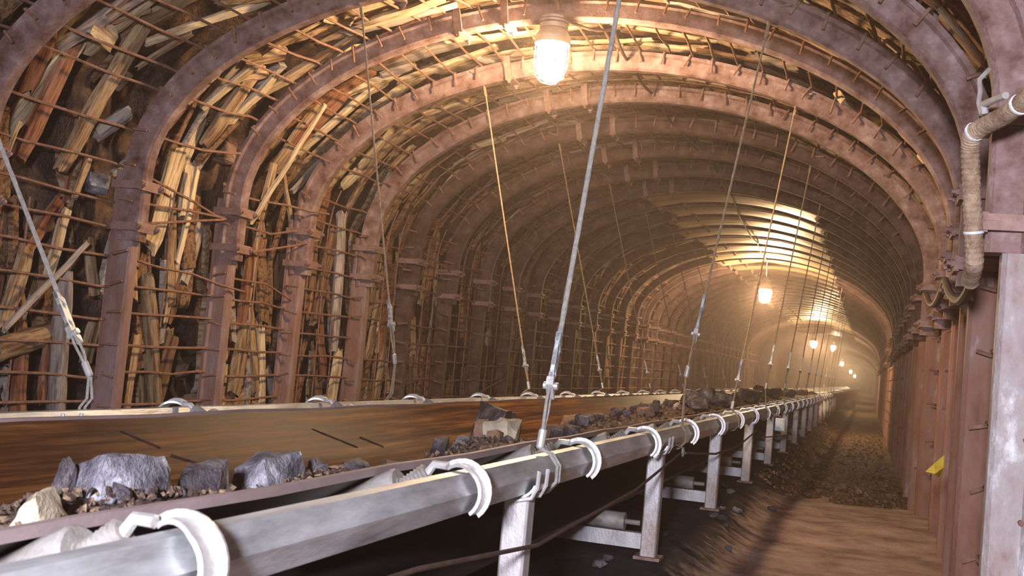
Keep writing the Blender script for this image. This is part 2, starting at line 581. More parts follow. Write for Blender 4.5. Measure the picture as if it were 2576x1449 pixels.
N_ROD_BAYS = 10
for k in range(N_ROD_BAYS):
    L = profile(k)[5]
    zones = [('left wall', s_at_z(k, -.85), s_at_z(k, 1.25)), ('crown', s_at_z(k, 1.32), s_at_z(k, 1.45, True)),
             ('right wall', s_at_z(k, 1.38, True), s_at_z(k, -.8, True))]
    for zn, s0, s1 in zones:
        p, t, n = onprof(k, (s0 + s1) / 2, .15)
        root = thing('steel_mesh_panel', f'rusty rod mesh on the {zn} between the {BAYNAME(k)} steel arches', 'rod mesh', (p.x, YA(k), p.z),
                     f'rod mesh along the {zn}')
        step = .27 if zn == 'right wall' else .185
        cnt = max(2, int((s1 - s0) / step))
        for i in range(cnt):
            s = s0 + (i + .5) * (s1 - s0) / cnt + jit(.02)
            if zn == 'left wall' and random.random() < .06:
                continue
            br = (zn == 'left wall' and k in (2, 3) and i > cnt * .5) or (random.random() < .03)
            MB().tube(rod_path(k, s, br, .09 if zn == 'right wall' else .045)[2 if (k == 0 and zn == 'right wall') else 0:], .0092, 6).build('rod', M['rod'], root)
        if zn != 'crown' or k > 3:
            for q in ((.45,) if k < 4 else (.25, .5, .75)):
                pts = []
                a0 = s0 + (s1 - s0) * random.uniform(0, .4); a1 = a0 + (s1 - a0) * random.uniform(.4, 1)
                if k >= 4: a0, a1 = s0, s1
                for i in range(15):
                    pp, tt, n2 = onprof(k, a0 + (a1 - a0) * i / 14, .166)
                    pts.append(pp + YV * (YA(k) + STEP * q))
                MB().tube(pts, .007, 5).build('cross_wire', M['rod'], root)
        else:
            for q in (.5,):
                for rr in range(3):
                    a0 = s0 + (s1 - s0) * random.uniform(0, .7); a1 = a0 + random.uniform(.4, 1.2)
                    pts = []
                    for i in range(8):
                        pp, tt, n2 = onprof(k, min(a0 + (a1 - a0) * i / 7, s1), .166)
                        pts.append(pp + YV * (YA(k) + STEP * random.choice((.35, .36))))
                    MB().tube(pts, .008, 5).build('cross_wire', M['rod'], root)
for k in range(N_ROD_BAYS, 22):
    for zn, za, zb, right in (('left wall', -.8, 1.75, False), ('right wall', 1.75, -.8, True)):
        s0, s1 = s_at_z(k, za, right), s_at_z(k, zb, right)
        mb = MB()
        cnt = 13
        for i in range(cnt):
            s = s0 + (i + .5) * (s1 - s0) / cnt
            p, t, n = onprof(k, s, .13)
            mb.tube([p - n * .09 + YV * (YA(k) - .1), p + YV * (YA(k) - .1), p + YV * (YA(k + 1))], .0095, 5)
        tag(mb.build('steel_mesh_panel', M['rod']), f'dim rod mesh on the far {zn}, where the roof sheets hang', 'rod mesh', f'far rod mesh along the {zn}')

# ------------------------------------------------------------------ timber lagging


def plank_mesh(L, w, th, seed, log=False):
    """rough split board or round log along local X"""
    rnd = random.Random(seed)
    n = max(5, int(L / .1))
    n = min(n, 16)
    m = 10 if log else 8
    vs, fs = [], []
    bend = rnd.uniform(-.02, .02) * L
    for i in range(n + 1):
        q = i / n
        x = (q - .5) * L
        taper = 1 - .25 * (abs(q - .5) * 2) ** 4 * rnd.random()
        cyy = bend * (1 - (2 * q - 1) ** 2) + .012 * fbm((q * L * 4, seed, 1), 2)
        czz = .01 * fbm((q * L * 4, seed, 4), 2)
        for j in range(m):
            a = 2 * PI * j / m
            if log:
                yy, zz = math.cos(a) * w / 2, math.sin(a) * w / 2
            else:
                cs = [(1, -.8), (1, .8), (.8, 1), (-.75, 1), (-1, .8), (-1, -.8), (-.8, -1), (.8, -1)][j]
                yy, zz = cs[0] * w / 2, cs[1] * th / 2
            e = 1 + .16 * fbm((q * L * 3.5, j * 1.7, seed), 3)
            xx = x
            if i in (0, n):
                xx += rnd.uniform(-1, 1) * min(.05, L * .07, w * .3)
            vs.append((xx, cyy + yy * e * taper, czz + zz * e * taper))
    for i in range(n):
        for j in range(m):
            fs.append((i * m + j, i * m + (j + 1) % m, (i + 1) * m + (j + 1) % m, (i + 1) * m + j))
    fs.append(tuple(range(m - 1, -1, -1))); fs.append(tuple(n * m + j for j in range(m)))
    return MB().add(vs, fs)


seed_ = [100]


def timber(a, b, w, th, mat, label, group=None, log=False, face=None, name=None):
    """a timber piece from point a to point b; face: direction its broad side looks"""
    a, b = Vector(a), Vector(b)
    L = (b - a).length
    seed_[0] += 1
    mb = plank_mesh(L, w, th, seed_[0], log)
    o = mb.build(name or ('timber_log' if log else 'timber_plank'), M[mat], origin=(0, 0, 0), smooth=35)
    X = (b - a).normalized()
    fz = Vector(face) if face else Vector((1, 0, 0))
    Z = (fz - X * fz.dot(X)).normalized()
    Y = Z.cross(X)
    mtx = Matrix((X, Y, Z)).transposed().to_4x4()
    mtx.translation = (a + b) / 2
    o.matrix_world = mtx
    tag(o, label, 'log' if log else 'timber', group)
    return o


# (x0, y0, x1, y1, width px, depth behind arch faces, material, log?, label)
HAND = [
    (195, 90, 45, 400, 46, .42, 'red', 0, 'red-brown thick board behind rods in the top left corner, left of the pale-topped long one'),
    (365, 60, 150, 430, 44, .36, 'tan', 0, 'long steep board with pale top and reddish foot behind the upper left rods'),
    (232, 62, 282, 112, 54, .3, 'pale', 0, 'stubby pale block wedged behind rods near the top left corner'),
    (268, 48, 375, 18, 34, .34, 'tan', 0, 'short tan board at the top left edge above the stubby pale block'),
    (367, 108, 676, 3, 22, .3, 'pale', 0, 'long pale split board running up to the top edge left of the third arch'),
    (345, 172, 483, 82, 16, .26, 'tan', 0, 'thin tan stick under the long pale split board at upper left'),
    (240, 342, 322, 282, 40, .3, 'grey', 1, 'short grey log end lodged against the third arch at upper left'),
    (2, 425, 50, 305, 13, .2, 'tan', 0, 'narrow upright slat at the left edge, crossed by the rods'),
    (186, 500, 226, 395, 18, .24, 'tan', 0, 'short tan slat leaning left of the third arch joint'),
    (120, 700, 172, 530, 30, .3, 'pale', 0, 'splintered pale slab behind the wire rope at left'),
    (60, 640, 150, 505, 32, .38, 'red', 0, 'reddish splintered slab beside the wire rope at left, upper of two'),
    (8, 832, 220, 612, 17, .2, 'grey', 1, 'slender grey pole slanting up to the right behind the left wire rope'),
    (5, 825, 66, 625, 42, .36, 'tan', 0, 'wide tan board standing at the left edge behind the slanting pole'),
    (-20, 885, 128, 835, 60, .32, 'tan', 1, 'big split log lying at the left edge above the belt'),
    (140, 1062, 166, 690, 48, .24, 'grey', 1, 'thick round grey prop standing left of the third arch leg'),
    (104, 1015, 122, 858, 26, .28, 'red', 0, 'ragged red board hanging left of the thick round grey prop'),
    (224, 600, 237, 740, 30, .3, 'tan', 0, 'rough tan board right of the thick round prop, upper piece'),
    (216, 910, 240, 800, 36, .3, 'tan', 0, 'rough tan block right of the thick round prop, lower piece'),
    (497, 425, 446, 660, 17, .2, 'pale', 0, 'bright pale slat standing between third and fourth arch legs, upper length'),
    (450, 640, 412, 815, 19, .22, 'pale', 0, 'bright pale slat with split foot between third and fourth arch legs, lower length'),
    (425, 430, 385, 650, 100, .44, 'dark', 0, 'broad rough brown slab right of the third arch leg'),
    (520, 570, 462, 745, 62, .4, 'dark', 0, 'rough brown slab right of the bright pale slat'),
    (422, 830, 404, 990, 34, .3, 'tan', 0, 'upright tan board below the bright pale slat'),
    (610, 155, 712, 132, 40, .22, 'tan', 1, 'short thick log hanging under the curve of the third arch, upper of two'),
    (586, 198, 668, 184, 28, .22, 'tan', 1, 'short log hanging under the curve of the third arch, lower of two'),
    (595, 272, 900, 92, 28, .24, 'tan', 0, 'long brown board sloping up along the top of the fourth arch'),
    (680, 116, 802, 54, 18, .2, 'pale', 0, 'pale splintered board tip above the two hanging logs'),
    (818, 38, 888, 50, 34, .22, 'pale', 0, 'pale square board end beside the wire strap at top'),
    (560, 300, 600, 245, 26, .35, 'tan', 0, 'stubby board among bent rods inside the third arch'),
    (520, 345, 560, 290, 34, .42, 'dark', 0, 'dark block among bent rods inside the third arch'),
    (818, 265, 632, 562, 15, .14, 'pale', 0, 'long pale pole leaning steeply right of the fourth arch'),
    (714, 440, 732, 552, 14, .22, 'tan', 0, 'short brown stick under the long leaning pale pole'),
    (822, 388, 733, 484, 17, .26, 'grey', 0, 'greyish stick right of the long leaning pale pole'),
    (655, 590, 640, 785, 58, .38, 'dark', 0, 'wide dark board between fourth and fifth arch legs, left one'),
    (705, 600, 690, 760, 40, .38, 'dark', 0, 'wide dark board between fourth and fifth arch legs, right one'),
    (654, 812, 656, 1045, 30, .24, 'pale', 0, 'upright pale grooved board between fourth and fifth arch legs'),
    (545, 1036, 640, 972, 36, .26, 'tan', 0, 'slanting board at belt level right of the fourth arch leg'),
    (553, 1022, 585, 935, 13, .22, 'tan', 0, 'thin slat leaning beside the fourth arch leg foot'),
    (690, 1000, 668, 925, 24, .3, 'grey', 0, 'pale grey splinter right of the upright grooved board'),
    (858, 535, 838, 880, 28, .2, 'grey', 1, 'slim grey-barked pole standing between fifth and sixth arch legs'),
    (832, 1025, 852, 880, 32, .2, 'pale', 0, 'pale board standing below the grey-barked pole'),
    (776, 718, 836, 628, 30, .34, 'red', 0, 'reddish board slanting left of the grey-barked pole'),
    (765, 1030, 822, 1000, 22, .24, 'tan', 0, 'short board lying at belt level right of the fifth arch leg'),
    (936, 860, 952, 700, 20, .22, 'tan', 0, 'board with pale edge standing right of the sixth arch leg'),
    (1045, 540, 985, 720, 40, .3, 'red', 0, 'deep red board slanting down between sixth and seventh arches'),
    (2286, 150, 2334, 222, 22, .16, 'pale', 0, 'bright pale pointed board between second and third arches at upper right'),
    (2020, 8, 2090, 28, 30, .25, 'pale', 0, 'bright pale board at the top edge right of the centre, lit by the lamp'),
    (2222, 100, 2277, 146, 22, .18, 'pale', 0, 'pale board above the bright pointed board at upper right'),
    (2369, 34, 2481, 168, 40, .18, 'tan', 0, 'mottled board between the two nearest arches at upper right'),
    (2275, -4, 2312, 46, 32, .2, 'pale', 0, 'pale rounded block between two arches at the upper right edge'),
    (2400, 120, 2462, 215, 18, .26, 'tan', 0, 'narrow dark-edged board left of the mottled one at upper right'),
    (1980, 75, 2040, 110, 26, .2, 'pale', 0, 'pale board with ragged end right of the wire strap at upper right'),
    (2110, 240, 2150, 285, 38, .2, 'pale', 0, 'pale block behind the fourth arch at right'),
    (2265, 330, 2310, 375, 32, .2, 'pale', 0, 'pale block between fourth and fifth arches at right'),
    (2184, 64, 2216, 108, 26, .2, 'pale', 0, 'bright pale chip above the pale board at upper right'),
    (2317, 393, 2355, 420, 24, .17, 'pale', 1, 'pale log end behind the fifth arch at right'),
    (2363, 435, 2393, 473, 18, .17, 'pale', 0, 'pale sliver below the pale log end at right'),
    (1120, 105, 1345, 82, 18, .2, 'pale', 0, 'long pale board lying along the roof left of the lamp'),
    (1000, 205, 1250, 118, 24, .24, 'pale', 0, 'long pale board crossing the roof gap at left of the lamp'),
    (1435, 105, 1640, 100, 15, .2, 'pale', 0, 'long pale board along the roof right of the lamp'),
    (1560, 62, 1800, 105, 16, .22, 'pale', 0, 'thin pale board above right of the lamp under the fourth arch'),
    (960, 190, 1035, 165, 26, .28, 'grey', 0, 'grey board end between fourth and fifth arches left of the lamp'),
    (1205, 145, 1265, 165, 16, .2, 'grey', 0, 'grey splinter left of the lamp globe'),
    (905, 420, 985, 330, 26, .18, 'pale', 0, 'pale flat board between fifth and sixth arches, upper left of two'),
    (860, 470, 905, 425, 28, .18, 'pale', 0, 'pale flat board between fifth and sixth arches, lower left of two'),
    (980, 425, 1040, 365, 20, .18, 'tan', 0, 'pale narrow board beside the two flat ones above the sixth arch'),
    (1060, 290, 1180, 250, 16, .18, 'pale', 0, 'narrow pale board along the roof between fifth and sixth arches'),
    (1280, 340, 1380, 305, 18, .18, 'pale', 0, 'pale board piece under the lamp between sixth and seventh arches, right one'),
    (1185, 370, 1275, 345, 18, .18, 'pale', 0, 'pale board piece under the lamp between sixth and seventh arches, left one'),
    (1710, 265, 1840, 285, 16, .18, 'pale', 0, 'pale board on the roof between sixth and seventh arches right of the white rope'),
    (1700, 195, 1830, 215, 12, .18, 'pale', 0, 'thin light batten on the roof between fifth and sixth arches'),
    (1760, 345, 1790, 347, 26, .14, 'pale', 1, 'round pale log end poking through the dim roof'),
    (1560, 455, 1600, 430, 40, .1, 'grey', 0, 'square grey board patch on the dim roof before the shiny sheets'),
    (790, 1005, 800, 890, 20, .3, 'tan', 0, 'stub of tan board right of the fifth arch leg at belt level'),
]
for (x0, y0, x1, y1, w, off, mat, lg, lab) in HAND:
    a, b = on_shell(x0, y0, off), on_shell(x1, y1, off)
    mid = (a + b) / 2
    if abs(a.y - b.y) > .9:            # keep the piece inside one bay
        b = at(x1, y1, 1, a.y + math.copysign(.5, b.y - a.y))
    ww = px_size(mid, w)
    k = kof(mid.y)
    n = Vector((mid.x + 2.1, 0, max(0, mid.z - ZS))).normalized()
    timber(a, b, ww, ww * .9 if lg else min(.06, ww * .5), mat, lab, 'timber lagging', bool(lg), face=-n)

PLACES = [('low on the left wall', -.7, .1, False), ('halfway up the left wall', .0, .9, False), ('high on the left wall', .8, 1.6, False),
          ('on the left of the roof', 1.5, 2.05, False), ('on the right of the roof', 2.1, 1.55, True), ('high on the right wall', 1.6, .6, True)]
for k in range(0, 10):
    for (pl, za, zb, right) in PLACES:
        sa, sb = s_at_z(k, za, right), s_at_z(k, zb, right)
        if 'roof' in pl:
            top = s_at_x(k, -2.1)
            if right: sa = top
            else: sb = top
        if 'roof' in pl or k > 6: continue
        cnt = {0: 2, 1: 4, 2: 5, 3: 5}.get(k, 4)
        if 'right wall' in pl: cnt = 2
        if k < 2 and 'left' in pl and 'roof' not in pl and k == 0: cnt = 1
        for tone, share in (('pale', .45), ('tan', .3), ('dark', .25)):
            pass
        for i in range(cnt):
            tone = random.choices(['pale', 'tan', 'dark', 'grey', 'red'], [.34, .28, .2, .1, .08] if 'wall' not in pl or 'high' in pl else [.14, .3, .34, .1, .12])[0]
            s = random.uniform(sa, sb)
            yy = YA(k) + random.uniform(.16, 1.04)
            r = random.uniform(.2, .34)
            p, t, n = onprof(k, s, r)
            d = (t + YV * jit(.35) + n * jit(.05)).normalized()
            L = random.uniform(.45, 1.15) if 'roof' in pl else random.uniform(.4, .95)
            c = p + YV * yy
            w = random.uniform(.05, .17)
            lg = random.random() < .12
            word = {'pale': 'pale split', 'tan': 'tan weathered', 'dark': 'dark brown', 'grey': 'grey weathered', 'red': 'red-brown'}[tone]
            timber(c - d * L / 2, c + d * L / 2, w * (.7 if lg else 1), random.uniform(.025, .05), tone,
                   f'{word} {"log" if lg else "board"} lodged {pl} between the {BAYNAME(k)} arches',
                   f'{word} {"logs" if lg else "boards"} {pl} between the {BAYNAME(k)} arches', lg, face=-n)

# roof boards laid along the curve, row beside row
ROOFPOS = ['left roof shoulder', 'roof left of crown', 'roof right of crown', 'right roof shoulder']
n_roof = 0
for k in range(0, 9):
    s0, s1 = s_at_z(k, 1.15), s_at_z(k, 1.3, True)
    rows = {0: 3, 1: 4}.get(k, 5)
    for i in range(rows):
        y = YA(k) + .16 + .88 * (i + .5) / rows
        s = s0 + random.uniform(0, .6)
        while s < s1 - .2:
            L = random.uniform(.5, 1.25)
            q = (s + L / 2 - s0) / (s1 - s0)
            gap = random.uniform(.02, .5)
            if random.random() < .72 and n_roof < 165:
                n_roof += 1
                p, t, n = onprof(k, s + L / 2, random.uniform(.2, .27))
                d = (t + YV * jit(.12) + n * jit(.05)).normalized()
                c = p + YV * (y + jit(.04))
                tone = random.choices(['pale', 'tan', 'grey', 'dark', 'red'], [.42, .3, .12, .1, .06])[0]
                word = {'pale': 'pale split', 'tan': 'tan weathered', 'dark': 'dark brown', 'grey': 'grey weathered', 'red': 'red-brown'}[tone]
                pl = ROOFPOS[min(3, max(0, int(q * 4)))]
                timber(c - d * L / 2, c + d * L / 2, random.uniform(.05, .17), random.uniform(.025, .045), tone,
                       f'{word} board on the {pl} between the {BAYNAME(k)} arches',
                       f'{word} boards on the {pl} between the {BAYNAME(k)} arches', False, face=-n)
            s += L + gap
# what fills the gaps further back: splintered wood nobody could count
tones = ['pale', 'tan', 'grey', 'dark', 'red']
mb = MB()
for k in range(-1, 16):
    kk = max(k, 0)
    L_ = profile(kk)[5]
    for i in range(85 if k < 10 else 70):
        s = random.uniform(.02, .98) * L_
        p, t, n = onprof(kk, s, random.uniform(.24, .37) if k < 9 else random.uniform(.2, .26))
        d = (t + YV * jit(.35) + n * jit(.12)).normalized()
        c = p + YV * (Y0 + STEP * k + random.uniform(.05, 1.15))
        L = random.uniform(.35, 1.1)
        seed_[0] += 1
        pm = plank_mesh(L, random.uniform(.04, .17), random.uniform(.02, .06), seed_[0])
        Z = (-n + d * n.dot(d)).normalized(); Y = Z.cross(d)
        wall = s < .3 * L_ or s > .75 * L_
        deep = k >= 6  # deeper bays take mostly dark wood, the gloom put into its colour
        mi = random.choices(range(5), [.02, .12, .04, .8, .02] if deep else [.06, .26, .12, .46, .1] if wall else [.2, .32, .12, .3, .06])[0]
        mb.add([c + d * v.x + Y * v.y + Z * v.z for v in pm.v], pm.f, mi)
o = mb.build('splintered_lagging', [M[t_] for t_ in tones], origin=(0, 0, 0), smooth=35)
tag(o, 'splintered wood packed behind the boards and rods all round the arches', 'wood splinters', kind='stuff')

# ------------------------------------------------------------------ rocks


def rock_mesh(w, d, h, seed, rough=.06, boxy=.6):
    rnd = random.Random(seed)
    bm = bmesh.new()
    for i in range(26):
        p = Vector((rnd.uniform(-1, 1), rnd.uniform(-1, 1), rnd.uniform(-1, 1)))
        m_ = max(abs(p.x), abs(p.y), abs(p.z))
        q = p / m_ * boxy + p.normalized() * (1 - boxy)
        q *= rnd.uniform(.82, 1.0)
        bm.verts.new((q.x * w / 2, q.y * d / 2, q.z * h / 2))
    r = bmesh.ops.convex_hull(bm, input=bm.verts)
    junk = [e for e in r['geom_interior'] if isinstance(e, bmesh.types.BMVert)]
    bmesh.ops.delete(bm, geom=junk, context='VERTS')
    bmesh.ops.subdivide_edges(bm, edges=bm.edges[:], cuts=2, use_grid_fill=True)
    sz = (w + d + h) / 3
    for v in bm.verts:
        v.co += v.co.normalized() * (fbm(v.co * (5 / sz) + Vector((seed * 3.1, 0, 0)), 4) * rough * sz)
    vs = [v.co.copy() for v in bm.verts]
    bm.verts.index_update()
    fs = [tuple(v.index for v in f.verts) for f in bm.faces]
    bm.free()
    return MB().add(vs, fs)


def rock(c, w, d, h, mat, label, cat='rock', group=None, rot=None, name='ore_rock', boxy=.6):
    seed_[0] += 1
    mb = rock_mesh(w, d, h, seed_[0], boxy=boxy)
    o = mb.build(name, M[mat], origin=(0, 0, 0), smooth=28)
    o.location = c
    o.rotation_euler = rot or (jit(.25), jit(.25), jit(3))
    return tag(o, label, cat, group)


# ------------------------------------------------------------------ conveyor
XN, XF, ZR = -.90, -2.46, -.335           # near and far side rails
XM = (XN + XF) / 2
BE, BZ, BB, BBZ = .565, -.306, .25, -.475  # half width and height of the belt edge, half width and height of its bottom


def belt_z(x):
    u = abs(x - XM)
    if u <= BB:
        return BBZ
    q = (u - BB) / (BE - BB)
    return BBZ + (BZ - BBZ) * (q ** 1.25)


YB0, YB1 = -4.5, 150.
belt = thing('conveyor_belt', 'long troughed rubber belt with brown polished surface carrying rock down the tunnel', 'conveyor belt', (XM, 0, BBZ))
us = [-1 + 2 * i / 24 for i in range(25)]
topp = [(XM + u * BE, belt_z(XM + u * BE)) for u in us]
ysb = [YB0 + .6 * i for i in range(60)] + [32 + 2.95 * i for i in range(41)]
mb = MB(); fr = []
for y in ysb:
    sag = .003 * math.sin(y * 2 * PI / 1.18)
    fr.append((Vector((0, y, sag)), Vector((1, 0, 0)), Vector((0, 0, 1))))
mb.sweep(fr, topp, closed_prof=False, caps=False)
mb.build('carrying_strand', M['belt'], belt)
mb = MB()
botp = [(x, z - .014) for x, z in topp]
mb.sweep(fr, botp, closed_prof=False, caps=False)
o = mb.build('belt_underside', M['beltback'], belt)
for sg in (-1, 1):
    mb = MB()
    e = XM + sg * BE
    mb.sweep(fr, [(e - sg * .012, BZ + .001), (e + sg * .004, BZ + .001), (e + sg * .004, BZ - .018), (e - sg * .012, BZ - .018)])
    mb.build('belt_edge', M['beltedge'], belt)
mb = MB()
mb.sweep([(Vector((0, y, 0)), Vector((1, 0, 0)), Vector((0, 0, 1))) for y in ysb],
         [(XM - BE, -.665), (XM + BE, -.665), (XM + BE, -.68), (XM - BE, -.68)])
mb.build('return_strand', M['beltback'], belt)
# diagonal scores and splice seams in the carrying surface
for (x0, y0, x1, y1) in ((305, 1085, 405, 1128), (430, 1145, 520, 1172), (785, 1080, 900, 1126), (905, 1100, 965, 1125)):
    pts = []
    for i in range(9):
        q = i / 8
        d = ray(x0 + (x1 - x0) * q, y0 + (y1 - y0) * q)
        best = None
        for j in range(300):
            x = XM - BE + BE * 2 * j / 299
            p = d * (x / d.x)
            e = abs(p.z - belt_z(x))
            if best is None or e < best[0]:
                best = (e, p)
        pts.append(best[1] + Vector((0, 0, .002)))
    MB().tube(pts, .0028, 5).build('splice_seam', M['beltback'], belt)

HEX = [(-.017, .046), (.017, .046), (.046, .002), (.026, -.046), (-.026, -.046), (-.046, .002)]
for x, zr_, lab in ((XN, ZR, 'near galvanised side rail of the conveyor, bright along its hexagonal face'),
               (XF, ZR - .025, 'far side rail of the conveyor, mostly hidden behind the belt')):
    mb = MB()
    ys = [YB0 + 1.5 * i for i in range(36)] + [52 + 7 * i for i in range(15)]
    mb.sweep([(Vector((x, y, zr_)), Vector((1, 0, 0)), Vector((0, 0, 1))) for y in ys], HEX)
    tag(mb.build('conveyor_side_rail', M['steel'], smooth=20), lab, 'rail', 'conveyor side rails')


def idler(y, label, group):
    root = thing('roller_garland', label, 'roller set', (XM, y, -.6), group)
    ln = math.hypot(BE - BB, BZ - BBZ)
    d2 = Vector(((BE - BB) / ln, 0, (BZ - BBZ) / ln))
    nd = Vector((d2.z, 0, -d2.x))
    for sg in (1, -1):
        fx = lambda v: Vector((XM + sg * v.x, y, v.z))
        e = Vector((BE, 0, BZ)); b = Vector((BB, 0, BBZ))
        a0 = b + nd * .07 + d2 * .03; a1 = e + nd * .07 + d2 * .045
        r = .055
        mb = MB()
        mb.tube([fx(a0), fx(a0 + d2 * .006), fx(a1 - d2 * .006), fx(a1)], [r * .9, r, r, r * .9], 20)
        mb.tube([fx(a1 - d2 * .001), fx(a1 + d2 * .003)], r * .55, 14)
        mb.build('roller', M['roller'], root)
        # bellows coupling and hook over the rail
        zr = ZR - (.02 if sg < 0 else 0)
        hk = Vector((abs(XN - XM) - .06, 0, zr + .052))
        p0 = a1 + d2 * .004
        dd = hk - p0
        pts, rs = [], []
        for i in range(15):
            pts.append(fx(p0 + dd * (i / 14 * .72))); rs.append(.019 + (.007 if i % 2 else 0))
        MB().tube(pts, rs, 14).build('bellows_coupling', M['roller'], root)
        mb = MB()
        q0 = p0 + dd * .7
        cx, cz, R = abs(XN - XM), zr, .056
        mb.tube([fx(q0), fx(hk + Vector((-.008, 0, .004))), fx(Vector((cx - .035, 0, cz + .056)))], .0105, 8)
        fr = []
        for i in range(15):
            a = math.radians(128 - 178 * i / 14)
            n = Vector((sg * math.cos(a), 0, math.sin(a)))
            c = Vector((XM + sg * (cx + math.cos(a) * R), y, cz + math.sin(a) * R * 1.02))
            fr.append((c, YV, n))
        wd = .025
        fr2 = []
        for i, (c, A, B_) in enumerate(fr):
            q = min(1, .35 + .65 * i / 6)
            fr2.append((c + YV * (wd * (1 - q)), A * q, B_))
        mb.sweep(fr2, [(-wd, 0), (wd, 0), (wd, .008), (-wd, .008)])
        mb.sweep(fr, [(wd - .006, .003), (wd, .003), (wd, .019), (wd - .006, .019)])
        mb.build('rail_hook', M['hook'], root)
    c = Vector((XM, y, BBZ - .068))
    MB().tube([c - Vector((BB - .02, 0, 0)), c + Vector((BB - .02, 0, 0))], .047, 18).build('roller', M['roller'], root)
    return root


IDL = ['in the bottom left corner, hook blurred and bright', 'below the two near grey boulders, hook over the rail', 'just past the nearest white rope',
       'next before the second support post', 'next past the second support post']
idl0 = None
for i in range(26):
    y = 1.42 + 1.18 * i
    lab = f'conveyor roller set {IDL[i]}' if i < 5 else 'conveyor roller set far along, hooked over the lit rail'
    grp = 'roller sets under the belt' if i < 5 else 'far roller sets under the belt'
    if idl0 is None:
        idl0 = idler(y, lab, grp)
    else:
        o = copy_tree(idl0); o.location.y = y
        tag(o, lab, 'roller set', grp)


def frame(y, label, group):
    root = thing('conveyor_support_frame', label, 'support frame', (XM, y, -.88), group)
    for x in (XN, XF):
        z0, z1 = -.875, ZR - .05
        mb = MB()
        w = .036
        prof = [(-w, -w), (w, -w), (w, w), (-w, w)]
        b = .006
        prof = [(-w + b, -w), (w - b, -w), (w, -w + b), (w, w - b), (w - b, w), (-w + b, w), (-w, w - b), (-w, -w + b)]
        mb.sweep([(Vector((x, y, z)), Vector((1, 0, 0)), YV) for z in (z0, -.7, -.5, z1)], prof)
        mb.build('post', M['post'], root, smooth=30)
        mb = MB(); mb.box((x, y, z0 + .005), .06, .06, .007)
        mb.build('foot_plate', M['clamp'], root)
        mb = MB()
        fr = []
        for i in range(13):
            a = math.radians(200 + 140 * i / 12)
            n = Vector((math.cos(a), 0, math.sin(a)))
            fr.append((Vector((x, y, ZR)) + n * .054, YV, n))
        mb.sweep(fr, [(-.045, 0), (.045, 0), (.045, .007), (-.045, .007)])
        for yy in (-.045, .045):
            mb.tube([Vector((x + .062, y + yy, ZR + .02)), Vector((x + .06, y + yy, ZR - .025)), Vector((x + .045, y + yy, ZR - .055)), Vector((x, y + yy, ZR - .066))], .006, 6)
        mb.build('saddle', M['hook'], root)
    mb = MB(); mb.box((XM, y, -.80), (XN - XF) / 2 - .03, .025, .035)
    mb.build('crossbar', M['post'], root)
    mb = MB(); mb.tube([(XF + .12, y, -.722), (XN - .12, y, -.722)], .04, 18)
    mb.tube([(XF + .05, y, -.722), (XN - .05, y, -.722)], .012, 8)
    mb.build('return_roller', M['roller'], root)
    return root


FR = ['nearest to the camera, post cut by the bottom edge', 'second from the camera, with visible foot plate and crossbar', 'third from the camera, with a dim crossbar', 'fourth from the camera, its post dim',
      'fifth from the camera, its post beside the small white box']
fr0 = None
for i in range(16):
    y = 3.12 + 2.2 * i
    lab = f'conveyor support frame, {FR[i]}' if i < 5 else 'steel support frame far down the conveyor, post lost in the gloom'
    grp = 'conveyor support frames' if i < 5 else 'far conveyor support frames'
    if fr0 is None:
        fr0 = frame(y, lab, grp)
    else:
        o = copy_tree(fr0); o.location.y = y; tag(o, lab, 'support frame', grp)

# ------------------------------------------------------------------ rope hangers


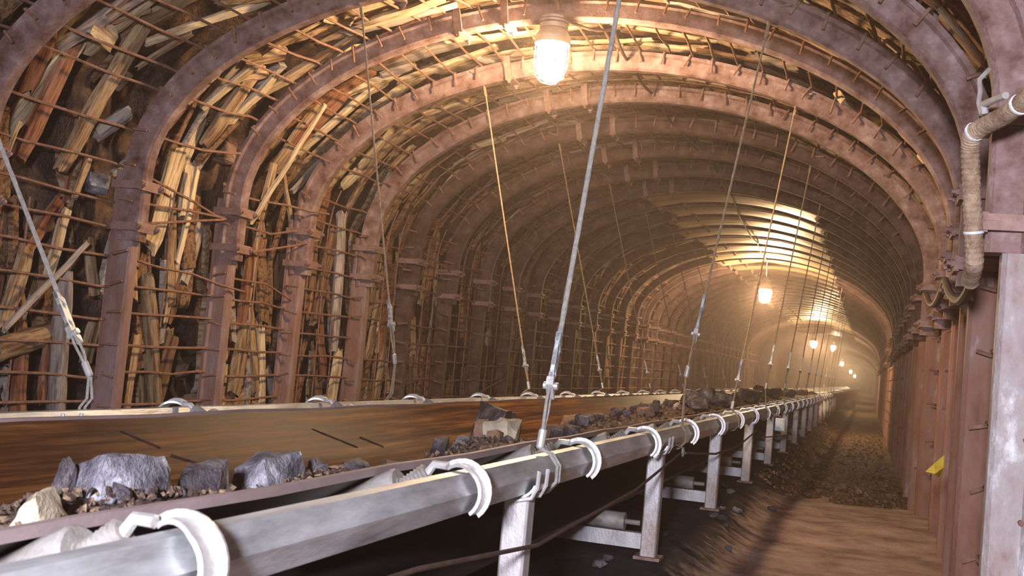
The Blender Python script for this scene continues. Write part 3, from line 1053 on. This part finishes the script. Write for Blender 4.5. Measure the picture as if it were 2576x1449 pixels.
def hanger(B, T, label, group, rust, z0=.1, gap=.18, pl=.15):
    B, T = Vector(B), Vector(T)
    root = thing('rope_hanger', label, 'rope hanger', B, group)
    u = (T - B).normalized()
    side = (YV - u * YV.y).normalized()
    nn = u.cross(side).normalized()
    wire = M['rustwire'] if rust else M['wire']
    pts = []
    n = 40
    p0 = B + u * (z0 + gap + pl - .01)
    sl = .004 if not rust else .007
    # rope with a visible lay
    q = [p0.lerp(T - u * .02, i / n) for i in range(n + 1)]
    MB().tube(q, .0085 if not rust else .0062, 7, twist=.5).build('rope', wire, root)
    c = B + u * (z0 + gap + pl / 2)
    mb = MB()
    for sg in (-1, 1):      # two cheeks of the link plate with the slot between them
        mb.box(c + side * (.0155 * sg), .0065, pl / 2, .006, side, u, nn)
    mb.box(c + u * (pl / 2 - .012), .022, .014, .0075, side, u, nn)
    mb.box(c - u * (pl / 2 - .014), .022, .016, .0075, side, u, nn)
    mb.box(c, .022, pl * .16, .0065, side, u, nn)
    mb.build('link_plate', M['steel'], root)
    mb = MB(); pz = B + u * (z0 + gap + .004)
    mb.tube([pz - nn * .022, pz + nn * .022], .011, 10)
    mb.box(pz - u * .006, .027, .013, .011, side, u, nn)
    mb.build('shackle', M['hook'], root)
    f = B + u * z0
    for sg in (-1, 1):
        pts = [pz + side * (.004 * sg) + nn * .006 * sg, pz - u * .02 + side * (.017 * sg), pz - u * (gap * .4) + side * (.024 * sg), pz - u * (gap * .75) + side * (.011 * sg), f + side * (.004 * sg)]
        cur = []
        for i in range(len(pts) - 1):
            for j in range(4):
                cur.append(pts[i].lerp(pts[i + 1], j / 4))
        cur.append(pts[-1])
        MB().tube(cur, .0048, 6).build('rope_loop', wire, root)
    MB().tube([f - u * .03, f - u * .026, f + u * .026, f + u * .03], [.009, .0125, .0125, .009], 10).build('ferrule', M['hook'], root)
    rail = Vector((B.x, B.y, ZR))
    mb = MB()
    for sg in (-1, 1):
        pts = [f - u * .028 + side * (.004 * sg)]
        for a in (55, 20, -20, -60, -95):
            a = math.radians(a)
            out = 1 if B.x > XM else -1
            pts.append(rail + Vector((out * math.cos(a), 0, math.sin(a))) * .066 + YV * (.014 * sg))
        mb.tube(pts, .005, 6)
    mb.build('rail_sling', wire, root)
    # strap round the arch
    n_ = Vector((T.x + 2.1, 0, max(T.z - ZS, .3))).normalized()
    mb = MB()
    for sg in (-1, 1):
        mb.tube([T - u * .02, T + YV * (.06 * sg) + n_ * .0 + u * .1, T + YV * (.1 * sg) + n_ * .15, T + YV * (.02 * sg) + n_ * .17 + u * .02], .007, 5)
    mb.box(T - u * .03, .012, .03, .009, side, u, nn)
    mb.build('arch_strap', M['rustwire'], root)
    return root


NLAB = ['thick pale wire rope hanger nearest the camera, on the near conveyor rail', 'second rope hanger along the near rail, its rope crossing the shiny roof sheets',
        'third rope hanger along the near rail, its rope ending in a pale clip', 'fourth rope hanger along the near rail, right of the bright far lamp']
for i in range(13):
    y = 3.28 + 2.49 * i
    ka = 2 * i
    ya = YA(ka) if ka < N_ARCH else YA(N_ARCH - 1)
    Tx = (-.88, -.655, -.655)[min(i, 2)]
    p, t, n = onprof(ka, s_at_x(ka, Tx), -.02)
    lab = NLAB[i] if i < 4 else 'thin rope hanger far along the near rail, among the far lamps'
    hanger((XN, y, ZR + .055), (p.x, ya, p.z), lab, 'near rail rope hangers' if i < 4 else 'far rope hangers on the near rail', i > 0,
           *((.04, .16, .155), (.28, .2, .2), (.06, .18, .14), (.2, .2, .17))[min(i, 3)])
FLAB = ['rope hanger at the left photo edge, in front of the third arch leg', 'rope hanger on the far rail right of the sixth arch leg',
        'rope hanger on the far rail, left of the thick pale rope']
for i in range(8):
    y = 3.33 + 2.6 * i
    ka = 2 * i
    if i == 0:
        T = Vector((-3.9, 3.62, 1.68))
    else:
        p, t, n = onprof(ka, s_at_x(ka, -3.15), -.02)
        T = Vector((p.x, YA(ka), p.z))
    lab = FLAB[i] if i < 3 else 'faint rope hanger on the far rail deep in the tunnel'
    hanger((XF, y, ZR + .055), T, lab, 'far rail rope hangers' if i < 3 else 'faint rope hangers on the far rail', i > 0,
           *((.12, .14, .16), (.2, .2, .13), (.05, .15, .14))[min(i, 2)])

# pull cord below the near rail
root = thing('pull_cord', 'dark pull cord sagging below the near rail with a ring tied up to it', 'cord', (-.84, 5.8, -.55))
pts = [at(900, 1480, 0, -.83), at(1050, 1432, 0, -.84), at(1350, 1372, 0, -.84), at(1600, 1232, 0, -.84), at(1712, 1140, 0, -.84)]
cur = []
for i in range(len(pts) - 1):
    for j in range(6):
        cur.append(pts[i].lerp(pts[i + 1], j / 6))
cur.append(pts[-1])
MB().tube(cur, .006, 7).build('cord', M['cable'], root)
pts = [at(1724, 1140, 0, -.84), at(1800, 1142, 0, -.84), at(1860, 1120, 0, -.84), at(1905, 1082, 0, -.84), at(1925, 1100, 0, -.84), at(1980, 1095, 0, -.84)]
cur = []
for i in range(len(pts) - 1):
    for j in range(6):
        cur.append(pts[i].lerp(pts[i + 1], j / 6))
cur.append(pts[-1])
MB().tube(cur, .0065, 7).build('cord', M['cable'], root)
c = at(1718, 1137, 0, -.84)
MB().tube([c + Vector((0, math.cos(a) * .02, math.sin(a) * .02)) for a in [i * PI / 9 for i in range(18)]], .005, 6, closed=True).build('ring', M['wire'], root)
MB().tube([c + Vector((0, -.01, .018)), at(1700, 1118, 0, -.86), at(1690, 1108, 0, -.87)], .0035, 5).build('tie', M['wire'], root)

# ------------------------------------------------------------------ load on the belt
# (centre px x, top px y, width px, across X, material, depth factor, label)
BIG = [
    (315, 1150, 238, -1.45, 'greyrock', .8, 'large grey-blue boulder with white streaks, left of two on the near belt edge'),
    (690, 1143, 188, -1.47, 'greyrock', .7, 'large squarish grey boulder, right of two on the near belt edge'),
    (168, 1160, 62, -1.5, 'coal', .5, 'dark pointed shard standing left of the large grey-blue boulder'),
    (112, 1242, 150, -1.32, 'palerock', .6, 'flat pale slab of rock at the left edge of the belt'),
    (515, 1172, 155, -1.42, 'coal', .7, 'dark crumbly heap of ore between the two large grey boulders'),
    (795, 1150, 42, -1.5, 'coal', .7, 'small dark lump right of the squarish grey boulder'),
    (890, 1160, 110, -1.4, 'coal', .6, 'low dark lump right of the squarish boulder, before bare belt'),
    (1240, 1013, 140, -1.62, 'coal', .8, 'large dark angular boulder on the belt left of the thick rope'),
    (1270, 1057, 112, -1.46, 'palerock', .8, 'pale tan angular rock leaning on the large dark boulder'),
    (1442, 1040, 84, -1.62, 'redrock', .7, 'reddish flat rock on the belt right of the thick rope'),
    (1165, 1098, 80, -1.45, 'coal', .8, 'dark lump left of the pale tan rock'),
    (1110, 1100, 60, -1.5, 'coal', .8, 'small dark lump in rubble left of the pale tan rock'),
    (1215, 1060, 50, -1.55, 'redrock', .8, 'brown lump in front of the large dark boulder'),
    (1640, 1022, 110, -1.5, 'coal', .9, 'dark heap of ore on the belt right of the thick rope, first dark mound'),
    (1692, 1008, 62, -1.55, 'coal', .9, 'rounded dark boulder on the mound beside the second rope'),
    (1778, 1000, 60, -1.55, 'coal', .9, 'square dark block on the belt right of the second rope'),
    (1850, 1003, 64, -1.5, 'coal', .9, 'dark lump on the belt beside the third rope'),
    (1935, 988, 46, -1.5, 'coal', .9, 'dark lump against the bright far belt, past the third rope'),
    (1985, 980, 50, -1.45, 'coal', .9, 'dark lump on the far belt among the thin ropes'),
]
for (cx, ty, w, X, mat, df, lab) in BIG:
    p = at(cx, ty, 0, X)
    zb = belt_z(X) - .005
    h = max(.06, p.z - zb)
    W = px_size(p, w)
    rock(Vector((X, p.y, zb + h / 2)), W * df, W * 1.36, h * 1.15, mat, lab, 'rock', 'rocks riding on the belt', rot=(jit(.12), jit(.1), .1 + jit(.12)), boxy=.8)


def load_h(x, y):
    """height of the heaped ore above the belt"""
    g = lambda c, w_: math.exp(-((y - c) / w_) ** 2)
    t = min(1, max(0, (y - 5.2) / 1.6))
    amp = .085 * g(1.75, .5) + .05 * g(2.9, .35) + .075 * g(4.2, .55) + .13 * t + .03
    amp *= 1 + .6 * fbm((x * 3, y * 1.6, 3), 2)
    return max(0, amp) * math.exp(-((x + 1.40) / .19) ** 2)


for i in range(150):
    if i < 45:
        y = random.choice([random.gauss(4.3, .35), random.gauss(2.0, .3), random.gauss(2.9, .25), random.gauss(1.45, .15)])
        sz = random.uniform(.02, .07)
        zone = 'among the boulders on the near belt'
    elif i < 90:
        y = random.uniform(5.0, 9.0); sz = random.uniform(.03, .12); zone = 'on the belt past the thick rope'
    else:
        y = random.uniform(9, 26); sz = random.uniform(.08, .26); zone = 'heaped on the far belt'
    X = random.gauss(-1.5, .12) if i < 90 else random.gauss(-1.55, .16)
    X = min(-1.2, max(-2.0, X))
    mat = random.choices(['coal', 'redrock', 'palerock'], [.7, .22, .08] if i < 90 else [.97, .03, 0])[0]
    word = {'coal': 'dark', 'redrock': 'brown', 'palerock': 'pale'}[mat]
    sw = 'small' if sz < .07 else 'middling'
    rock(Vector((X, y, belt_z(X) + load_h(X, y) + sz * .25)), sz * random.uniform(.8, 1.2), sz * random.uniform(.8, 1.3), sz * random.uniform(.6, .95), mat,
         f'{sw} {word} lump of ore {zone}', 'rock', f'{sw} {word} lumps of ore {zone}')
# fine rubble, uncountable
mb = MB()
hx = [-1.86 + .03 * i for i in range(24)]
hy = [1.0 + .03 * i for i in range(200)] + [7.02 + .12 * i for i in range(200)]
hv = []
for y in hy:
    for x in hx:
        h_ = load_h(x, y)
        hv.append((x, y, belt_z(x) - .012 + h_ * 1.0 + .022 * fbm((x * 16, y * 12, 1), 3) * min(1, h_ / .03)))
nx_ = len(hx)
mb.add(hv, [(j * nx_ + i, j * nx_ + i + 1, (j + 1) * nx_ + i + 1, (j + 1) * nx_ + i) for j in range(len(hy) - 1) for i in range(nx_ - 1)])
for i in range(2600):
    y = random.choice([random.gauss(4.4, .45), random.gauss(2.9, .35), random.gauss(2.0, .35), random.uniform(4, 9), random.uniform(5, 20), random.uniform(1, 5)])
    X = min(-1.17, max(-1.85, random.gauss(-1.46, .11)))
    s = random.uniform(.005, .016) * (1 + max(0, y - 5) * .12)
    c = Vector((X, y, belt_z(X) + load_h(X, y) + s * .4))
    vs = [c + Vector((jit(1), jit(1), jit(1))).normalized() * s for _ in range(6)]
    mb.add(vs, [(0, 1, 2), (0, 2, 3), (0, 3, 4), (0, 4, 1), (5, 2, 1), (5, 3, 2), (5, 4, 3), (5, 1, 4)])
tag(mb.build('ore_fines', M['fines'], smooth=0), 'scattered fine ore and chips lying along the near side of the belt', 'ore', kind='stuff')

# rocks caught behind the rods on the left
for (x, y, w, off, mat, lab) in ((245, 462, 66, .22, 'greyrock', 'grey stone wedged behind rods left of the third arch joint'),
                                 (560, 385, 70, .4, 'redrock', 'brown chunk of rock inside the third arch among bent rods'),
                                 (490, 300, 60, .4, 'redrock', 'golden-brown rock high inside the third arch'),
                                 (350, 930, 60, .4, 'redrock', 'brown rock right of the third arch leg, above the belt'),
                                 (450, 930, 60, .45, 'redrock', 'brown rock left of the fourth arch leg'),
                                 (470, 1010, 70, .3, 'redrock', 'brown triangular rock at belt level left of the fourth arch leg'),
                                 (690, 850, 60, .45, 'coal', 'dark rock left of the fifth arch leg'),
                                 (805, 960, 50, .4, 'coal', 'dark rock right of the fifth arch leg'),
                                 (780, 240, 60, .45, 'coal', 'dark rock above the fourth arch in the roof gap'),
                                 (300, 200, 70, .5, 'coal', 'dark blue-black rock between the boards at upper left'),
                                 (120, 260, 80, .55, 'coal', 'dark rock between the two thick boards at upper left'),
                                 (100, 560, 80, .5, 'redrock', 'brown rock at left behind the wire rope'),
                                 (230, 40, 40, .5, 'coal', 'dark rock above the stubby pale block')):
    p = on_shell(x, y, off); W = px_size(p, w)
    rock(p, W, W, W * .9, mat, lab, 'rock', 'rocks caught in the lagging', name='wall_rock')

# spill under and beside the conveyor, and rubble on the far walkway
for i in range(46):
    far = i >= 16
    if far:
        y = random.uniform(10.8, 22); X = random.uniform(-.75, .28); s = random.uniform(.03, .1)
        lab, grp, mat = 'stone in the rough gravel of the far walkway', 'stones on the far walkway', 'redrock'
    else:
        y = random.uniform(4.5, 9.5); X = random.uniform(-1.1, -.5); s = random.uniform(.025, .07)
        lab, grp, mat = 'spilled stone on the dark floor beside the conveyor', 'stones beside the conveyor', 'coal'
    rock(Vector((X, y, floor_z(X, y) + s * .25)), s, s * 1.2, s * .7, mat, lab, 'stone', grp, name='floor_stone')
mb = MB()
for i in range(2600):
    y = 10.45 + 16 * random.random() ** 1.5; X = random.uniform(-.9, .36)
    s = random.uniform(.008, .026)
    c = Vector((X, y, floor_z(X, y) + s * .3))
    vs = [c + Vector((jit(1), jit(1), jit(1))).normalized() * s for _ in range(6)]
    mb.add(vs, [(0, 1, 2), (0, 2, 3), (0, 3, 4), (0, 4, 1), (5, 2, 1), (5, 3, 2), (5, 4, 3), (5, 1, 4)])
tag(mb.build('gravel', M['gravel'], smooth=0), 'loose brown gravel covering the far walkway', 'gravel', kind='stuff')

# ------------------------------------------------------------------ shiny roof sheets from the tenth arch on
for i in range(36):
    ya, yb = 14.79 + STEP * i, 14.79 + STEP * (i + 1)
    kk = 99
    sa, sb = s_at_x(kk, -3.06 + .1 * math.sin(i * 1.7)), s_at_x(kk, -.68 + .03 * math.sin(i * 2.1))
    vs = []; nu, nv = 36, 7
    for v in range(nv):
        q = v / (nv - 1)
        y = ya + .088 + (STEP - .176) * q
        sc = .18 * math.sin(PI * q)
        for u in range(nu):
            w = u / (nu - 1)
            s = (sa + sc * .6) + (sb - sa - sc) * w
            bow = -.03 * math.sin(PI * q) + .012 * fbm((s * 1.2, y * 1.5, i), 2)
            p, t, n = onprof(kk, s, .022 + bow)
            vs.append((p.x, y, p.z))
    fs = [(j * nu + u, j * nu + u + 1, (j + 1) * nu + u + 1, (j + 1) * nu + u) for j in range(nv - 1) for u in range(nu - 1)]
    mb = MB().add(vs, fs)
    o = mb.build('roof_sheet', M['sheet'], smooth=60)
    md = o.modifiers.new('thickness', 'SOLIDIFY'); md.thickness = .006; md.offset = 1
    if i < 4:
        tag(o, f'glossy tan roof sheet, {["first and dullest strip under the dim arches", "second strip back, touched by the lamp glare", "third strip back, holding the bright lamp reflection", "fourth strip back, just past the bright lamp reflection"][i]}', 'roof sheet', 'shiny roof sheets')
    else:
        tag(o, 'glossy tan roof sheet in the far stretch behind the second lamp', 'roof sheet', 'far shiny roof sheets')

# ------------------------------------------------------------------ lamps


def lamp(c, label, group, globe='globe'):
    """c: centre of the glowing globe"""
    c = Vector(c)
    root = thing('hanging_lamp', label, 'lamp', c + Vector((0, 0, -.16)), group)
    mb = MB()
    prof = [(.0, -.15), (.035, -.146), (.068, -.128), (.09, -.095), (.1, -.05), (.104, .0), (.104, .06), (.1, .11)]
    n = 18
    vs = []
    for (r, z) in prof[1:]:
        for j in range(n):
            a = 2 * PI * j / n
            vs.append(c + Vector((math.cos(a) * r, math.sin(a) * r, z)))
    vs.append(c + Vector((0, 0, -.15)))
    fs = [(i * n + j, i * n + (j + 1) % n, (i + 1) * n + (j + 1) % n, (i + 1) * n + j) for i in range(len(prof) - 2) for j in range(n)]
    fs += [(len(vs) - 1, (j + 1) % n, j) for j in range(n)]
    mb.add(vs, fs).build('globe', M[globe], root, smooth=80)
    mb = MB()
    for (z0, z1, r0, r1) in ((.11, .16, .125, .125), (.16, .22, .125, .09), (.22, .25, .1, .1), (.26, .275, .105, .105), (.285, .30, .095, .095), (.25, .31, .07, .07)):
        mb.tube([c + Vector((0, 0, z0)), c + Vector((0, 0, z1))], [r0, r1], 18)
    mb.build('housing', M['lampmetal'], root)
    mb = MB()
    mb.box(c + Vector((0, 0, .33)), .05, .05, .02)
    mb.tube([c + Vector((0, 0, .3)), c + Vector((0, 0, .36))], .02, 8)
    mb.build('bracket', M['lampmetal'], root)
    mb = MB()
    for j in range(6):
        a = PI * j / 3
        pts = []
        for (r, z) in ((.122, .11), (.122, .0), (.118, -.06), (.1, -.115), (.06, -.155), (.0, -.172)):
            pts.append(c + Vector((math.cos(a) * r, math.sin(a) * r, z)))
        mb.tube(pts, .0035, 5)
    for (r, z) in ((.121, -.03), (.1, -.115)):
        mb.tube([c + Vector((math.cos(a) * r, math.sin(a) * r, z)) for a in [2 * PI * i / 20 for i in range(20)]], .0035, 5, closed=True)
    mb.build('wire_guard', M['lampmetal'], root)
    return root


LAMPS = [((-2.25, 7.60, 2.05), 'large glowing caged lamp hanging under the near arches'),
         ((-2.12, 24., 1.66), 'starry lamp under the shiny sheets, brightest and highest of the far lamps'),
         ((-2.08, 46., 1.42), 'far lamp below the second one, left of a close pair'),
         ((-1.88, 64., 1.86), 'far lamp with the roof glint right above it'),
         ((-1.93, 90., 1.48), 'far lamp low in the row, upper of the merging lights'),
         ((-1.68, 120., 1.25), 'far lamp merging into the last bright streak, upper part'),
         ((-1.5, 142., 1.02), 'farthest lamp at the end of the bright streak')]
l0 = None
for (c, lab) in LAMPS:
    if l0 is None or c[1] == 24.:
        l0 = lamp(c, lab, 'lamps along the roof', 'globe' if l0 is None else 'farglobe')
    else:
        o = copy_tree(l0); o.location = Vector(c) + Vector((0, 0, -.16)); tag(o, lab, 'lamp', 'lamps along the roof')
# hanging rods of the lamps that sit well below the roof
for (c, lab) in LAMPS[1:4]:
    c = Vector(c)
    mb = MB(); mb.tube([c + Vector((0, 0, .35)), Vector((c.x, c.y, 2.35))], .008, 6)
    tag(mb.build('lamp_suspension_rod', M['rod']), 'thin rod holding up the ' + ' '.join(lab.split()[:9]), 'rod', 'lamp rods')

# power cable sagging along the roof between the first two lamps
pts = [Vector((-2.2, 7.6, 2.36)), at(1545, 75, 1, 8.1), at(1590, 165, 1, 9.0), at(1650, 240, 1, 10.1), at(1712, 330, 1, 11.6), at(1790, 400, 1, 13.0), at(1845, 500, 1, 15.2),
       at(1870, 560, 1, 17.5), at(1905, 610, 1, 20.), at(1930, 655, 1, 23.0), Vector((-2.12, 24.0, 2.0))]
cur = []
for i in range(len(pts) - 1):
    for j in range(6):
        q = j / 6
        cur.append(pts[i].lerp(pts[i + 1], q) + Vector((0, 0, -.04 * math.sin(PI * q))))
cur.append(pts[-1])
tag(MB().tube(cur, .012, 7).build('power_cable', M['cable']), 'dark lamp cable looping along the roof from the big lamp to the next', 'cable')

# ------------------------------------------------------------------ hose, hook and tag on the right wall
root = thing('fabric_hose', 'dusty ribbed hose bent over a hook and hanging down the right wall', 'hose', (.3, 4.3, .3))
hp = [at(2660, 175, 1, 3.35), at(2590, 245, 1, 3.5), at(2530, 290, 1, 3.62), at(2475, 318, 1, 3.75), at(2446, 335, 1, 3.8), at(2440, 372, 1, 3.84),
      at(2443, 440, 1, 3.86), at(2446, 520, 1, 3.88), at(2450, 600, 1, 3.9), at(2452, 660, 1, 3.92), at(2440, 712, 1, 4.1)]
cur, rs = [], []
for i in range(len(hp) - 1):
    for j in range(10):
        cur.append(hp[i].lerp(hp[i + 1], j / 10))
for _ in range(6):
    cur = [cur[0]] + [(cur[i - 1] + cur[i] * 2 + cur[i + 1]) / 4 for i in range(1, len(cur) - 1)] + [cur[-1]]
for i, p in enumerate(cur):
    rs.append(.0265 + (.003 if i % 2 else 0))
MB().tube(cur, rs, 14).build('hose_body', M['hose'], root)
for i, lab in ((14, 'pale band round the hose near its upper end'), (38, 'pale band at the bend of the hose'), (78, 'thin wire band low on the hose')):
    t = (cur[i + 1] - cur[i]).normalized()
    b = MB().tube([cur[i] - t * .004, cur[i] + t * .004], .0315, 18).build('band', M['white'], root)
    b['label'] = lab
root = thing('wall_hook', 'pale bent steel hook holding the hose on the nearest right leg', 'hook', (.3, 3.75, .75))
hk = [at(2488, 175, 1, 3.85), at(2464, 200, 1, 3.82), at(2466, 230, 1, 3.8), at(2462, 260, 1, 3.78), at(2470, 288, 1, 3.76)]
MB().tube(hk, .0075, 8).build('hook_rod', M['hook'], root)
hk = [at(2530, 240, 1, 3.6), at(2490, 256, 1, 3.7), at(2474, 262, 1, 3.74), at(2478, 285, 1, 3.75)]
MB().tube(hk, .011, 8).build('hook_arm', M['hook'], root)
# slack cable loops further along the right wall
for (pp, lab) in (([(2452, 690, 4.4), (2440, 730, 4.7), (2415, 765, 5.3), (2390, 745, 5.9), (2378, 705, 6.4)], 'dark cable loop sagging between right legs, nearer of two'),
                  ([(2378, 705, 6.4), (2366, 745, 7.0), (2350, 770, 7.8), (2338, 765, 8.6), (2330, 740, 9.4)], 'dark cable loop sagging between right legs, farther of two')):
    q = [at(x, y, 1, Y) for x, y, Y in pp]
    cur = []
    for i in range(len(q) - 1):
        for j in range(6): cur.append(q[i].lerp(q[i + 1], j / 6))
    cur.append(q[-1])
    for _ in range(8):
        cur = [cur[0]] + [(cur[i - 1] + cur[i] * 2 + cur[i + 1]) / 4 for i in range(1, len(cur) - 1)] + [cur[-1]]
    tag(MB().tube(cur, .02, 9).build('wall_cable', M['cable']), lab, 'cable', 'cable loops on the right wall')
# yellow scrap hanging on the right wall
qs = [at(x, y, 1, Y) for x, y, Y in ((2376, 1144, 5.52), (2350, 1166, 5.5), (2328, 1186, 5.48), (2363, 1202, 5.55), (2374, 1176, 5.47), (2352, 1192, 5.44))]
mb = MB(); mb.add(qs, [(0, 1, 4), (1, 5, 4), (1, 2, 5), (5, 3, 4)])
o = mb.build('yellow_scrap', M['tag'], smooth=0)
md = o.modifiers.new('thickness', 'SOLIDIFY'); md.thickness = .004
tag(o, 'crumpled yellow plastic scrap stuck between right wall legs', 'scrap')
# small white box under the far rail
root = thing('white_box', 'small white metal box hanging under the rail far along the walkway', 'box', (-.72, 11.2, -.56))
p = at(1963, 1068, 1, 11.2)
mb = MB(); mb.box(p, .045, .04, .058); mb.build('box_body', M['white'], root)
mb = MB(); mb.box(p + Vector((0, -.043, 0)), .038, .004, .05); mb.build('box_cover', M['white'], root)
mb = MB(); mb.tube([p + Vector((0, 0, .05)), Vector((p.x, 11.2, -.36)), Vector((XN + .03, 11.2, ZR))], .008, 6); mb.build('hanger_arm', M['rod'], root)

# ------------------------------------------------------------------ light
def area(name, loc, target, size, power, col):
    ld = bpy.data.lights.new(name, 'AREA'); ld.energy = power; ld.color = col; ld.size = size
    o = bpy.data.objects.new(name, ld); C.objects.link(o); o.location = loc
    d = Vector(target) - Vector(loc)
    o.rotation_euler = d.to_track_quat('-Z', 'Y').to_euler()
    return o


area('photographers_lamp', (-.15, -1.2, .45), (-1.9, 7, .5), .3, 310, (.9, .88, 1.0))

w = bpy.data.worlds.new('mine_air'); scene.world = w; w.use_nodes = True
nt = w.node_tree
nt.nodes['Background'].inputs[0].default_value = (.02, .012, .016, 1)
nt.nodes['Background'].inputs[1].default_value = .3
vs_ = nt.nodes.new('ShaderNodeVolumeScatter')
vs_.inputs['Color'].default_value = (1, .76, .64, 1)
vs_.inputs['Density'].default_value = .0078
vs_.inputs['Anisotropy'].default_value = .66
nt.links.new(vs_.outputs[0], nt.nodes['World Output'].inputs['Volume'])

# ------------------------------------------------------------------ camera
cd = bpy.data.cameras.new('camera'); cam = bpy.data.objects.new('camera', cd); C.objects.link(cam)
mtx = Matrix((AX_R, AX_U, -AX_F)).transposed().to_4x4()
cam.matrix_world = mtx
cd.sensor_width = 36; cd.lens = F_PX / 2576 * 36
cd.clip_start = .05; cd.clip_end = 400
cd.dof.use_dof = True; cd.dof.focus_distance = 7.0; cd.dof.aperture_fstop = 11
scene.camera = cam

for o in list(C.objects):
    if o.parent is None:
        o.location.z += LIFT
for o in C.objects:
    if '_o' in o.keys():
        del o['_o']

scene.view_settings.view_transform = 'Standard'
scene.view_settings.look = 'None'
scene.view_settings.gamma = 1
scene.view_settings.use_curve_mapping = False
scene.view_settings.exposure = 0.38
cyc = scene.cycles
cyc.max_bounces = 4; cyc.diffuse_bounces = 1; cyc.glossy_bounces = 2; cyc.volume_bounces = 0
cyc.caustics_reflective = False; cyc.caustics_refractive = False
cyc.sample_clamp_indirect = 4
cyc.use_denoising = True
cyc.use_adaptive_sampling = True; cyc.adaptive_threshold = .035; cyc.adaptive_min_samples = 20
